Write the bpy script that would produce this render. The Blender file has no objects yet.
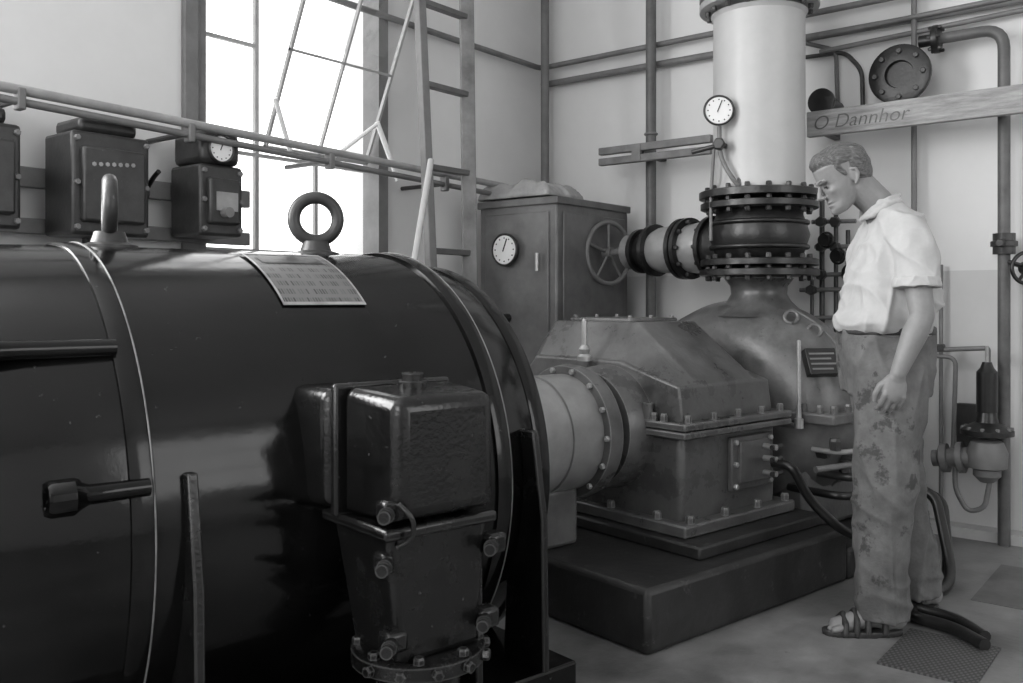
import bpy, bmesh, math, random
from mathutils import Vector, Matrix, noise
random.seed(4)
sc = bpy.context.scene
try:
    sc.view_settings.view_transform = 'Standard'
except Exception: pass
# ---------------------------------------------------------------- survey of the room
F=900.0; CX=511.5; HV=300.0; H=1.18
C,S=0.78087,0.62470      # heading of the camera against the room axes
def pt(k,D,z): return Vector((D*(C+S*k), D*(S-C*k), z))
def on_y(u,v,y):
    k=(u-CX)/F; D=y/(S-C*k); return pt(k,D,H+(HV-v)*D/F)
def on_x(u,v,x):
    k=(u-CX)/F; D=x/(C+S*k); return pt(k,D,H+(HV-v)*D/F)
def on_z(u,v,z=0.0):
    k=(u-CX)/F; D=(H-z)*F/(v-HV); return pt(k,D,z)
XW,YW=5.0,3.74
MO=Vector((1.138,2.468,0)); MR=math.radians(-11.3)   # machine train origin / heading
def mw(s,t,z): return MO+Matrix.Rotation(MR,3,'Z')@Vector((s,-t,z))
# ---------------------------------------------------------------- materials
MATS={}
def M(name,g,rough=.5,metal=0,var=.15,scale=6,bump=0,bscale=60,spec=.5,stretch=None,rvar=0,fleck=0,fscale=60,fval=.2,wear=0):
    if name in MATS: return MATS[name]
    m=bpy.data.materials.new(name); m.use_nodes=True
    nt=m.node_tree; b=nt.nodes['Principled BSDF']
    tc=nt.nodes.new('ShaderNodeTexCoord')
    src=tc.outputs['Object']
    if stretch:
        mp=nt.nodes.new('ShaderNodeMapping'); mp.inputs['Scale'].default_value=stretch
        nt.links.new(src,mp.inputs[0]); src=mp.outputs[0]
    n=nt.nodes.new('ShaderNodeTexNoise'); n.inputs['Scale'].default_value=scale; n.inputs['Detail'].default_value=8; n.inputs['Roughness'].default_value=.65
    nt.links.new(src,n.inputs['Vector'])
    r=nt.nodes.new('ShaderNodeValToRGB')
    lo=g*(1-var); hi=min(1,g*(1+var))
    r.color_ramp.elements[0].position=.32; r.color_ramp.elements[1].position=.68
    r.color_ramp.elements[0].color=(lo,lo,lo,1); r.color_ramp.elements[1].color=(hi,hi,hi,1)
    nt.links.new(n.outputs['Fac'],r.inputs[0]); col=r.outputs[0]
    def mixc(fac,c1,val):
        mx=nt.nodes.new('ShaderNodeMix'); mx.data_type='RGBA'
        nt.links.new(fac,mx.inputs[0]); nt.links.new(c1,mx.inputs[6]); mx.inputs[7].default_value=(val,val,val,1); return mx.outputs[2]
    if fleck:   # chips, dust and splashes
        n3=nt.nodes.new('ShaderNodeTexNoise'); n3.inputs['Scale'].default_value=fscale; n3.inputs['Detail'].default_value=5; n3.inputs['Roughness'].default_value=.7
        nt.links.new(src,n3.inputs['Vector'])
        mr=nt.nodes.new('ShaderNodeMapRange'); mr.inputs[1].default_value=.70-fleck*.1; mr.inputs[2].default_value=.76-fleck*.1; mr.inputs[4].default_value=.8
        nt.links.new(n3.outputs['Fac'],mr.inputs[0]); col=mixc(mr.outputs[0],col,fval)
    if wear:    # paint worn off along sharp edges
        bv=nt.nodes.new('ShaderNodeBevel'); bv.samples=3; bv.inputs[0].default_value=wear
        ge=nt.nodes.new('ShaderNodeNewGeometry'); dp=nt.nodes.new('ShaderNodeVectorMath'); dp.operation='DOT_PRODUCT'
        nt.links.new(bv.outputs[0],dp.inputs[0]); nt.links.new(ge.outputs['Normal'],dp.inputs[1])
        m2=nt.nodes.new('ShaderNodeMapRange'); m2.inputs[1].default_value=.985; m2.inputs[2].default_value=.90; m2.inputs[3].default_value=0; m2.inputs[4].default_value=1
        nt.links.new(dp.outputs['Value'],m2.inputs[0])
        ml=nt.nodes.new('ShaderNodeMath'); ml.operation='MULTIPLY'; nt.links.new(m2.outputs[0],ml.inputs[0]); nt.links.new(n.outputs['Fac'],ml.inputs[1]); ml.use_clamp=True
        col=mixc(ml.outputs[0],col,min(.45,g*4+.12))
    nt.links.new(col,b.inputs['Base Color'])
    b.inputs['Roughness'].default_value=rough; b.inputs['Metallic'].default_value=metal
    b.inputs['Specular IOR Level'].default_value=spec
    if rvar:
        mr=nt.nodes.new('ShaderNodeMapRange'); mr.inputs[1].default_value=.3; mr.inputs[2].default_value=.7
        mr.inputs[3].default_value=max(.05,rough-rvar); mr.inputs[4].default_value=rough+rvar
        nt.links.new(n.outputs['Fac'],mr.inputs[0]); nt.links.new(mr.outputs[0],b.inputs['Roughness'])
    if bump:
        n2=nt.nodes.new('ShaderNodeTexNoise'); n2.inputs['Scale'].default_value=bscale; n2.inputs['Detail'].default_value=6
        nt.links.new(src,n2.inputs['Vector'])
        bp=nt.nodes.new('ShaderNodeBump'); bp.inputs['Strength'].default_value=bump; bp.inputs['Distance'].default_value=.01
        nt.links.new(n2.outputs['Fac'],bp.inputs['Height']); nt.links.new(bp.outputs[0],b.inputs['Normal'])
    MATS[name]=m; return m
gen=M('generator_enamel',.004,.13,0,.6,4,.03,45,spec=.34,rvar=.07,fleck=.25,fscale=40,fval=.09)
genb=M('generator_box_enamel',.007,.24,0,.5,6,.14,80,spec=.45,rvar=.10,fleck=.35,fscale=45,fval=.12,wear=.007)
edge=M('worn_edge_steel',.40,.35,.5,.3,14)
rime=M('rim_highlight_paint',.16,.3,.2,.6,9)
gearm=M('gearbox_paint',.085,.32,0,.55,3.5,.14,45,rvar=.12,fleck=.6,fscale=30,fval=.025,wear=.008)
pumpm=M('pump_casting_paint',.105,.36,0,.55,3.5,.14,40,rvar=.10,fleck=.6,fscale=30,fval=.025)
plm=M('plinth_dark_paint',.020,.5,0,.5,4,.2,30,fleck=.8,fscale=14,fval=.07)
alu=M('light_lagging_metal',.42,.42,.1,.08,3)
guardm=M('coupling_guard_metal',.27,.30,.25,.25,4)
steel=M('bright_steel',.4,.3,.6,.2,20)
blk=M('black_iron',.010,.34,0,.4,12,.12,60)
dk=M('dark_gray_paint',.030,.40,0,.4,10,.1,60,fleck=.3,fscale=60,fval=.12)
mid=M('mid_gray_paint',.15,.5,0,.2,8)
lightg=M('light_gray_pipe_paint',.28,.45,0,.2,8)
pipeg=M('pipe_gray_paint',.10,.5,0,.25,10)
white=M('white_enamel',.75,.4,0,.04,8)
wood=M('weathered_wood',.30,.75,0,.35,6,.3,50,stretch=(8,1,8))
woodd=M('ladder_wood',.17,.7,0,.35,6,.2,50)
cab=M('cabinet_hammer_paint',.11,.4,0,.35,4,.1,90)
cloth=M('rag_cloth',.3,.9,0,.2,12,.4,40)
shirtm=M('shirt_cotton',.42,.95,0,.10,8,.12,90,spec=.2)
trom=M('trousers_cotton',.13,.95,0,.35,6,.3,70,spec=.2,fleck=1.4,fscale=9,fval=.05)
skin=M('skin',.20,.5,0,.1,20,.03,120)
hairm=M('hair',.10,.5,0,.6,30,.6,60,stretch=(1,7,4))
leather=M('leather',.03,.5,0,.3,20)
wallm=M('plaster_light',.66,.85,0,.05,1.2,.06,14)
dado=M('dado_gray',.54,.7,0,.06,1.5,.05,14)
floorm=M('worn_concrete_floor',.165,.42,0,.55,2.2,.15,40,rvar=.12,fleck=.4,fscale=10,fval=.07)
frame=M('window_frame_paint',.35,.5,0,.15,10)
def platemat():
    m=bpy.data.materials.new('engraved_plate'); m.use_nodes=True; nt=m.node_tree; b=nt.nodes['Principled BSDF']
    tc=nt.nodes.new('ShaderNodeTexCoord'); mp=nt.nodes.new('ShaderNodeMapping'); mp.inputs['Scale'].default_value=(34,8,1)
    nt.links.new(tc.outputs['UV'],mp.inputs[0])
    bk=nt.nodes.new('ShaderNodeTexBrick'); bk.inputs['Scale'].default_value=1; bk.inputs['Mortar Size'].default_value=.24; bk.inputs['Mortar Smooth'].default_value=.3; bk.inputs['Brick Width'].default_value=1.1; bk.inputs['Row Height'].default_value=1.0
    bk.inputs['Bias'].default_value=.1
    bk.inputs['Color1'].default_value=(.02,.02,.02,1); bk.inputs['Color2'].default_value=(.15,.15,.15,1); bk.inputs['Mortar'].default_value=(.15,.15,.15,1)
    nt.links.new(mp.outputs[0],bk.inputs['Vector']); nt.links.new(bk.outputs['Color'],b.inputs['Base Color']); b.inputs['Roughness'].default_value=.4; b.inputs['Metallic'].default_value=.2
    return m
plate=platemat()
glass=bpy.data.materials.new('window_glass'); glass.use_nodes=True
nt=glass.node_tree; nt.nodes.remove(nt.nodes['Principled BSDF'])
t_=nt.nodes.new('ShaderNodeBsdfTransparent'); g_=nt.nodes.new('ShaderNodeBsdfGlossy'); g_.inputs['Roughness'].default_value=.05
mx=nt.nodes.new('ShaderNodeMixShader'); mx.inputs[0].default_value=.06
nt.links.new(t_.outputs[0],mx.inputs[1]); nt.links.new(g_.outputs[0],mx.inputs[2]); nt.links.new(mx.outputs[0],nt.nodes['Material Output'].inputs[0])
# ---------------------------------------------------------------- mesh helpers
def root(name,loc=(0,0,0),rz=0):
    e=bpy.data.objects.new(name,None); sc.collection.objects.link(e); e.location=loc; e.rotation_euler=(0,0,rz); e.empty_display_size=.1; return e
def mroot(name): return root(name,MO,MR)
def finish(me,name,mat,parent,smooth=True,bevel=0,ang=35,seg=2):
    o=bpy.data.objects.new(name,me); sc.collection.objects.link(o)
    if mat: me.materials.append(mat)
    if parent: o.parent=parent
    if smooth:
        for p in me.polygons: p.use_smooth=True
        try: me.set_sharp_from_angle(angle=math.radians(ang))
        except Exception: pass
    if bevel:
        b=o.modifiers.new('bev','BEVEL'); b.width=bevel; b.segments=seg; b.limit_method='ANGLE'; b.angle_limit=math.radians(30)
    return o
def raw(name,vs,fs,mat,parent=None,smooth=False,bevel=0,seg=2):
    me=bpy.data.meshes.new(name); me.from_pydata([tuple(v) for v in vs],[],fs)
    bm=bmesh.new(); bm.from_mesh(me); bmesh.ops.recalc_face_normals(bm,faces=bm.faces); bm.to_mesh(me); bm.free()
    return finish(me,name,mat,parent,smooth or bevel>0,bevel,seg=seg)
def box(name,a,b,mat,parent=None,bevel=0,mtx=None,seg=2):
    x0,y0,z0=[min(a[i],b[i]) for i in range(3)]; x1,y1,z1=[max(a[i],b[i]) for i in range(3)]
    vs=[Vector(p) for p in [(x0,y0,z0),(x1,y0,z0),(x1,y1,z0),(x0,y1,z0),(x0,y0,z1),(x1,y0,z1),(x1,y1,z1),(x0,y1,z1)]]
    if mtx: vs=[mtx@v for v in vs]
    return raw(name,vs,[(0,3,2,1),(4,5,6,7),(0,1,5,4),(1,2,6,5),(2,3,7,6),(3,0,4,7)],mat,parent,False,bevel,seg)
def prism(name,poly,x0,x1,mat,parent,bevel=.01):
    n=len(poly); vs=[(x0,p[0],p[1]) for p in poly]+[(x1,p[0],p[1]) for p in poly]
    fs=[tuple(range(n))[::-1],tuple(range(n,2*n))]+[(i,(i+1)%n,n+(i+1)%n,n+i) for i in range(n)]
    return raw(name,vs,fs,mat,parent,False,bevel)
def frame_to(d):
    return Vector(d).normalized().to_track_quat('Z','Y').to_matrix().to_4x4()
def lathe(name,prof,c,d,mat,parent=None,seg=48,ang=30,bevel=0):
    mt=Matrix.Translation(Vector(c))@frame_to(d); vs=[];fs=[];n=len(prof)
    for (h,r) in prof:
        for i in range(seg):
            a=2*math.pi*i/seg; vs.append(mt@Vector((max(r,1e-5)*math.cos(a),max(r,1e-5)*math.sin(a),h)))
    for j in range(n-1):
        for i in range(seg):
            k=(i+1)%seg; fs.append((j*seg+i,j*seg+k,(j+1)*seg+k,(j+1)*seg+i))
    fs.append(tuple(range(seg))[::-1]); fs.append(tuple((n-1)*seg+i for i in range(seg)))
    me=bpy.data.meshes.new(name); me.from_pydata([tuple(v) for v in vs],[],fs)
    bm=bmesh.new(); bm.from_mesh(me); bmesh.ops.recalc_face_normals(bm,faces=bm.faces); bm.to_mesh(me); bm.free()
    return finish(me,name,mat,parent,True,bevel,ang)
def cyl(name,a,b,r,mat,parent=None,r2=None,seg=32):
    a=Vector(a);b=Vector(b); return lathe(name,[(0,r),((b-a).length,r if r2 is None else r2)],a,b-a,mat,parent,seg)
def torus(name,c,d,R,r,mat,parent=None,seg=40,ms=12):
    mt=Matrix.Translation(Vector(c))@frame_to(d); vs=[];fs=[]
    for i in range(seg):
        a=2*math.pi*i/seg
        for j in range(ms):
            b=2*math.pi*j/ms; q=R+r*math.cos(b); vs.append(mt@Vector((q*math.cos(a),q*math.sin(a),r*math.sin(b))))
    for i in range(seg):
        for j in range(ms):
            i2=(i+1)%seg;j2=(j+1)%ms; fs.append((i*ms+j,i2*ms+j,i2*ms+j2,i*ms+j2))
    return raw(name,vs,fs,mat,parent,True)
def bolts(name,lst,r,h,mat,parent):
    vs=[];fs=[]
    for p,d in lst:
        mt=Matrix.Translation(Vector(p))@frame_to(d)@Matrix.Rotation(random.random(),4,'Z'); o=len(vs)
        for hh,rr in ((0,r),(h*.75,r),(h,r*.8)):
            for i in range(6):
                a=i*math.pi/3; vs.append(mt@Vector((rr*math.cos(a),rr*math.sin(a),hh)))
        for j in range(2):
            for i in range(6): fs.append((o+j*6+i,o+j*6+(i+1)%6,o+(j+1)*6+(i+1)%6,o+(j+1)*6+i))
        fs.append(tuple(o+12+i for i in range(6))); fs.append(tuple(o+5-i for i in range(6)))
    return raw(name,vs,fs,mat,parent)
def bring(c,d,R,n,ph=0):
    mt=Matrix.Translation(Vector(c))@frame_to(d); dv=Vector(d)
    return [(mt@Vector((R*math.cos(2*math.pi*i/n+ph),R*math.sin(2*math.pi*i/n+ph),0)),dv) for i in range(n)]
def tube(name,pts,r,mat,parent=None,fil=.05):
    pts=[Vector(p) for p in pts]; out=[pts[0]]
    for i in range(1,len(pts)-1):
        p=pts[i]; a=(pts[i-1]-p); b=(pts[i+1]-p); f=min(fil,a.length*.45,b.length*.45)
        A=p+a.normalized()*f; B=p+b.normalized()*f
        for j in range(7):
            t=j/6; out.append(A*(1-t)**2+p*2*t*(1-t)+B*t*t)
    out.append(pts[-1])
    cu=bpy.data.curves.new(name,'CURVE'); cu.dimensions='3D'; sp=cu.splines.new('POLY'); sp.points.add(len(out)-1)
    for i,p in enumerate(out): sp.points[i].co=(*p,1)
    cu.bevel_depth=r; cu.bevel_resolution=4; cu.use_fill_caps=True
    t=bpy.data.objects.new('t',cu); sc.collection.objects.link(t)
    dg=bpy.context.evaluated_depsgraph_get(); me=bpy.data.meshes.new_from_object(t.evaluated_get(dg))
    bpy.data.objects.remove(t); me.name=name; me.materials.clear()
    return finish(me,name,mat,parent,True,0,50)
def flange(name,c,d,r,th,mat,parent,n=12,br=.012):
    c=Vector(c); dv=Vector(d).normalized()
    lathe(name,[(-th/2,r*.97),(-th/2+.004,r),(th/2-.004,r),(th/2,r*.97)],c,dv,mat,parent)
    bolts(name+'_bolts',bring(c+dv*th/2,dv,r*.86,n)+bring(c-dv*th/2,-dv,r*.86,n),br,br*1.6,dk,parent)
def handwheel(name,c,d,R,mat,parent,r=.012):
    torus(name+'_rim',c,d,R,r,mat,parent)
    mt=frame_to(d).to_3x3(); c=Vector(c)
    lathe(name+'_hub',[(-.03,.02),(-.03,.032),(.03,.032),(.03,.02)],c,d,mat,parent,20)
    for i in range(5):
        a=2*math.pi*i/5+.3; cyl(name+'_spoke_%d'%i,c,c+mt@Vector((R*math.cos(a),R*math.sin(a),0)),.008,mat,parent,seg=10)
def gauge(name,c,d,R,parent,dep=.05):
    c=Vector(c); dv=Vector(d).normalized()
    lathe(name+'_case',[(-dep,R*.9),(0,R),(.006,R),(.012,R*.93),(.006,R*.87),(0,R*.86)],c,dv,dk,parent,36)
    lathe(name+'_dial',[(0,R*.86),(.005,R*.86)],c,dv,white,parent,36)
    mt=frame_to(dv).to_3x3()
    cyl(name+'_needle',c+dv*.007-mt@Vector((.1*R,.1*R,0)),c+dv*.007+mt@Vector((.2*R,.65*R,0)),R*.035,blk,parent,seg=6)
    tk=[(c+dv*.004+mt@Vector((R*.7*math.cos(a),R*.7*math.sin(a),0)),dv) for a in [2*math.pi*i/12 for i in range(12)]]
    bolts(name+'_ticks',tk,R*.05,.003,blk,parent)
# ---------------------------------------------------------------- room shell
Z1=4.2; XB=-2.6; YB=-3.5
wz0,wx0,wx1,wz1=1.40,on_y(203,0,YW).x,on_y(374,0,YW).x,3.7
ox0,ox1,oz0=-1.5,1.0,1.5     # unseen second window, nearer the camera side
wr=root('wall_window_side')
box('below_windows',(XB,YW,0),(XW+.25,YW+.25,wz0),wallm,wr)
box('sill_strip',(XB,YW,wz0),(wx0,YW+.25,oz0),wallm,wr)
box('pier_left',(XB,YW,oz0),(ox0,YW+.25,Z1),wallm,wr)
box('pier_mid',(ox1,YW,oz0),(wx0,YW+.25,Z1),wallm,wr)
box('right_of_window',(wx1,YW,wz0),(XW+.25,YW+.25,Z1),wallm,wr)
box('above_window',(wx0,YW,wz1),(wx1,YW+.25,Z1),wallm,wr); box('above_window_2',(ox0,YW,wz1),(ox1,YW+.25,Z1),wallm,wr)
wr2=root('wall_pipe_side')
box('upper_plaster',(XW,YB-.2,1.33),(XW+.25,YW,Z1),wallm,wr2)
box('lower_dado',(XW-.004,YB-.2,0),(XW+.25,YW,1.33),dado,wr2)
wr3=root('wall_back')
box('below',(XB-.2,YB,0),(XB,YW+.25,1.5),wallm,wr3); box('above',(XB-.2,YB,3.7),(XB,YW+.25,Z1),wallm,wr3)
box('pier_a',(XB-.2,YB,1.5),(XB,-.8,3.7),wallm,wr3); box('pier_b',(XB-.2,2.2,1.5),(XB,YW+.25,3.7),wallm,wr3)
wr4=root('wall_near_side')
box('below',(XB-.2,YB-.2,0),(XW,YB,1.2),wallm,wr4); box('above',(XB-.2,YB-.2,3.7),(XW,YB,Z1),wallm,wr4)
box('pier_a',(XB-.2,YB-.2,1.2),(1.2,YB,3.7),wallm,wr4); box('pier_b',(3.6,YB-.2,1.2),(XW,YB,3.7),wallm,wr4)
box('ceiling',(XB-.2,YB-.2,Z1),(XW+.25,YW+.25,Z1+.15),wallm)
box('floor',(XB-.2,YB-.2,-.15),(XW+.25,YW+.25,0),floorm)
box('baseboard_pipe_side',(XW-.12,YB,0),(XW-.005,YW-.6,.05),M('kerb_concrete',.42,.7,0,.1,4))
for nm,a,b in (('unseen_window_2',(ox0,YW+.1,oz0),(ox1,YW+.14,wz1)),('unseen_window_3',(XB-.14,-.8,1.5),(XB-.1,2.2,3.7)),('unseen_window_4',(1.2,YB-.14,1.2),(3.6,YB-.1,3.7))):  # unseen windows, added to hold the area lamps
    r=root(nm); n=5; ax=0 if abs(a[0]-b[0])>1 else 1
    for i in range(n):
        t=i/(n-1); q=a[ax]+(b[ax]-a[ax])*t; A=list(a);B=list(b);A[ax]=q-.02;B[ax]=q+.02; box('bar_%d'%i,A,B,frame,r)
    for i in range(4):
        q=a[2]+(b[2]-a[2])*i/3; A=list(a);B=list(b);A[2]=q-.02;B[2]=q+.02; box('cross_%d'%i,A,B,frame,r)
# window
w=root('window_1'); yy=YW+.05
def bar(n,a,b,t=.02,m=frame): return box(n,(a[0]-t,a[1]-t,a[2]-t),(b[0]+t,b[1]+t,b[2]+t),m,w)
bar('jamb_left',(wx0-.02,yy-.03,wz0),(wx0-.02,yy,wz1),.03,mid); bar('jamb_right',(wx1+.03,yy-.06,wz0),(wx1+.03,yy,wz1),.035,mid)
bar('sill',(wx0,yy,wz0),(wx1,yy,wz0),.03); bar('head',(wx0,yy,wz1),(wx1,yy,wz1),.03)
xa=on_y(262,0,YW).x; xm=(xa+wx1)/2
bar('mullion_1',(xa,yy,wz0),(xa,yy,wz1),.011); bar('mullion_2',(xm,yy,wz0),(xm,yy,1.9),.010)
for i,z in enumerate((1.90,2.44,2.98)): bar('transom_%d'%i,(wx0,yy,z),(wx1 if i==0 else xa,yy,z),.009)
box('pane_low',(wx0,yy-.002,wz0),(wx1,yy+.002,1.9),glass,w); box('pane_left',(wx0,yy-.002,1.9),(xa,yy+.002,wz1),glass,w)
sm=Matrix.Translation((0,yy-.03,1.93))@Matrix.Rotation(math.radians(24),4,'X')
for n,a,b in (('l',(xa+.03,0,0),(xa+.045,.02,1.5)),('m',(xm-.006,0,0),(xm+.006,.02,1.5)),('r',(wx1-.045,0,0),(wx1-.03,.02,1.5)),
   ('b',(xa+.03,0,0),(wx1-.03,.02,.02)),('c',(xa+.03,0,.5),(wx1-.03,.02,.512)),('d',(xa+.03,0,1.0),(wx1-.03,.02,1.012)),('t',(xa+.03,0,1.48),(wx1-.03,.02,1.5))):
    box('hopper_sash_'+n,a,b,frame,w,mtx=sm)
box('hopper_glass',(xa+.04,.008,.02),(wx1-.04,.012,1.48),glass,w,mtx=sm)
cyl('stay_left',on_y(275,98,3.6),on_y(290,150,3.66),.012,white,w,seg=10)
cyl('stay_right',on_y(377,122,3.5),on_y(398,180,3.5),.014,white,w,seg=10)
cyl('stay_arm',on_y(330,160,3.5),on_y(377,124,3.5),.010,white,w,seg=10)
# rail of twin pipes along window wall
r=root('wall_rail_pipe')
for i,(v0,v1) in enumerate(((86,178),(98,188))):
    tube('pipe_%d'%i,[on_y(-160,v0-31,3.40),on_y(0,v0,3.40),on_y(503,v1+8,3.40)],.015 if i else .019,mid if i else lightg,r)
for i,u in enumerate((20,190,330,445)):
    p=on_y(u,95+u*.2,3.40); cyl('bracket_%d'%i,p,(p.x,YW-.001,p.z),.012,dk,r,seg=10)
    box('clamp_%d'%i,(p.x-.015,3.378,p.z-.04),(p.x+.015,3.425,p.z+.04),mid,r,.006)
# ---------------------------------------------------------------- ladder
r=root('ladder')
lt=on_y(418,-40,3.28); lb=on_y(432,290,3.16); rt=on_y(466,-40,3.28); rb=on_y(470,300,3.16)
def beam(n,a,b,wx,wy,m,par):
    a=Vector(a);b=Vector(b);d=b-a; f=frame_to(d); return box(n,(-wx/2,-wy/2,0),(wx/2,wy/2,d.length),m,par,.004,mtx=Matrix.Translation(a)@f)
def ext(a,b,z): t=(z-a.z)/(b.z-a.z); return a.lerp(b,t)
beam('rail_left',ext(lt,lb,0),ext(lt,lb,3.6),.045,.05,mid,r); beam('rail_right',ext(rt,rb,0),ext(rt,rb,3.6),.075,.055,woodd,r)
for i in range(8):
    z=.14+i*.43; beam('rung_%d'%i,ext(lt,lb,z),ext(rt,rb,z),.045,.03,pipeg,r)
r=root('leaning_pole'); tube('pole',[Vector((on_y(405,300,2.98).x,2.98,0)),on_y(412,275,2.98),on_y(431,160,3.1)],.016,alu,r)
# service pipes
r=root('service_pipe'); tube('along_window_wall',[(-1,YW-.06,2.76),(XW-.08,YW-.06,2.76),(XW-.08,-3,2.77)],.018,mid,r)
r=root('service_pipe'); tube('run',[(XW-.06,YW-.06,2.65),(XW-.06,-3,2.61)],.022,mid,r)
r=root('service_pipe'); tube('run',[on_x(820,52,XW-.07),on_x(1023,10,XW-.07),on_x(1300,-45,XW-.07)],.014,mid,r)
r=root('service_pipe'); tube('run',[on_x(820,36,XW-.09),on_x(1023,-5,XW-.09),on_x(1300,-60,XW-.09)],.014,mid,r)
r=root('corner_downpipe'); cyl('pipe',(XW-.14,YW-.14,0),(XW-.14,YW-.14,Z1-.002),.028,mid,r)
r=root('wall_downpipe'); p=on_x(651,0,XW-.14); cyl('pipe',(p.x,p.y,0),(p.x,p.y,Z1-.002),.032,pipeg,r)
for z in (1.0,2.2,3.2): torus('clip_%d'%int(z*10),(p.x,p.y,z),(0,0,1),.034,.009,mid,r)
# ---------------------------------------------------------------- wooden plank
r=root('inscribed_wall_plank')
a=on_x(808,125,XW-.35); b=on_x(1090,89,XW-.35)
box('board',(a.x-.02,b.y,2.03),(a.x+.02,a.y,2.16),wood,r,.003)
a2=on_x(600,157,XW-.3); b2=on_x(712,140,XW-.3)
for dz,n in ((.03,'upper_batten'),(-.035,'lower_batten')): box(n,(a2.x-.02,b2.y,a2.z+dz-.022),(a2.x+.02,a2.y,a2.z+dz+.022),woodd,r,.004)
box('tie',(a2.x-.025,a2.y-.3,a2.z-.05),(a2.x-.0,a2.y-.24,a2.z+.045),woodd,r)
for q in (a,b): box('support_%d'%int(q.y*100),(a.x+.02,q.y-.05,2.06),(XW,q.y-.02,2.09),dk,r)
box('support_far',(a2.x+.02,a2.y-.3,a2.z-.02),(XW,a2.y-.26,a2.z+.02),dk,r)
tc=bpy.data.curves.new('lettering','FONT'); tc.body='O Dannhor'; tc.size=.10; tc.extrude=.0005; tc.shear=.25; tc.offset=-.001
to=bpy.data.objects.new('t',tc); sc.collection.objects.link(to)
me=bpy.data.meshes.new_from_object(to.evaluated_get(bpy.context.evaluated_depsgraph_get())); bpy.data.objects.remove(to)
lo=finish(me,'lettering',pipeg,r,False); lo.location=(a.x-.022,a.y-.03,2.062); lo.rotation_euler=(math.pi/2,0,-math.pi/2)
# ---------------------------------------------------------------- right wall pipework
r=root('steam_pipe')
A=on_x(932,40,XW-.14); B=on_x(1004,24,XW-.14)
tube('main',[A,(A.x,B.y,A.z+.0),(A.x,B.y,0)],.028,pipeg,r,.10)
flange('flange_left',A+Vector((0,-.02,0)),(0,1,0),.07,.03,blk,r,6,.01)
cyl('stub',A,(A.x,A.y+.06,A.z),.03,blk,r)
lathe('union',[(-.05,.034),(-.05,.05),(-.015,.05),(-.012,.06),(.012,.06),(.015,.05),(.05,.05),(.05,.034)],(A.x,B.y,1.45),(0,0,1),dk,r,12)
bolts('stem',[((A.x-.03,B.y,1.45),(-1,0,0))],.02,.08,dk,r)
handwheel('wheel',(A.x-.05,B.y-.11,1.33),(-.8,-.6,0),.075,blk,r,.009)
cyl('wheel_stem',(A.x-.05,B.y-.11,1.33),(A.x,B.y,1.37),.012,dk,r,seg=10)
r=root('blind_flange'); c=on_x(902,76,XW-.2)
lathe('disc',[(0,.14),(.03,.15),(.05,.15),(.055,.14),(.055,.07),(.03,.065),(.03,.001)],c,(-1,0,0),blk,r,40)
bolts('bolts',bring(c+Vector((-.055,0,0)),(-1,0,0),.115,8),.014,.014,dk,r)
cyl('neck',c,(XW,c.y,c.z),.06,blk,r)
r=root('thin_riser'); p=on_x(914,0,XW-.08); cyl('pipe',(p.x,p.y,0),(p.x,p.y,Z1-.002),.014,mid,r,seg=16)
r=root('thin_riser'); p=on_x(941,0,XW-.05); cyl('pipe',(p.x,p.y,1.36),(p.x,p.y,.05),.010,mid,r,seg=16)
r=root('blind_flange'); c=on_x(824,103,XW-.2)
lathe('disc',[(0,.06),(.03,.07),(.05,.07),(.055,.03)],c,(-1,0,0),blk,r,30); cyl('neck',c,(XW,c.y,c.z),.04,blk,r)
r=root('bent_conduit')
tube('a',[on_x(838,115,XW-.06),on_x(836,50,XW-.06),on_x(800,42,XW-.06)],.012,pipeg,r)
tube('b',[on_x(863,115,XW-.06),on_x(862,70,XW-.06),on_x(845,52,XW-.06),on_x(800,58,XW-.06)],.012,dk,r)
# manifold behind the man
r=root('instrument_pipe_manifold')
for i,(u,v0,v1,rr) in enumerate(((812,270,345,.010),(822,195,330,.014),(836,205,345,.012),(848,230,345,.012),(857,300,400,.01))):
    tube('riser_%d'%i,[on_x(u,v0,XW-.1),on_x(u,v1,XW-.1)],rr,dk,r)
for i,(u0,u1,v) in enumerate(((812,856,222),(815,862,247),(800,860,275),(800,860,290),(808,860,318))):
    tube('cross_%d'%i,[on_x(u0,v,XW-.12),on_x(u1,v-1,XW-.12)],.012,mid,r)
bolts('valves',[(on_x(u,v,XW-.13),(-1,0,0)) for u,v in ((822,222),(836,247),(822,275),(848,275),(836,222),(848,318),(822,247),(812,290))],.03,.04,dk,r)
for i in range(3):
    c=on_x(826+i*12,240+i*16,XW-.2); handwheel('valve_%d'%i,c,(-1,.2,0),.04,blk,r,.006)
# governor valve unit
r=root('governor_valve')
X0=4.72
def G(u,v,x=X0): return on_x(u,v,x)
box('back_panel',G(956,403,4.93),G(998,450,4.97),dk,r,.006)
c=G(987,440); cx,cy=c.x,c.y
zz=lambda v:G(987,v).z
lathe('spring_housing',[(0,.046),(zz(372)-zz(412),.046),(zz(368)-zz(412),.03),(zz(362)-zz(412),.02)],(cx,cy,zz(412)),(0,0,1),blk,r,24)
cyl('spindle',(cx,cy,zz(364)),(cx,cy,zz(346)),.008,steel,r,seg=10)
lathe('diaphragm',[(0,.07),(.012,.115),(.035,.115),(.045,.1),(.07,.05),(.12,.04)],(cx,cy,zz(437)),(0,0,1),blk,r,32)
bolts('diaphragm_bolts',bring((cx,cy,zz(437)+.035),(0,0,1),.103,10),.01,.015,mid,r)
lathe('body',[(0,.03),(.03,.06),(.06,.06),(.07,.085),(.14,.09),(.19,.07),(.2,.05)],(cx,cy,zz(482)),(0,0,1),mid,r,28)
p0=Vector((cx,cy,zz(457))); pl=G(935,458)
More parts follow.
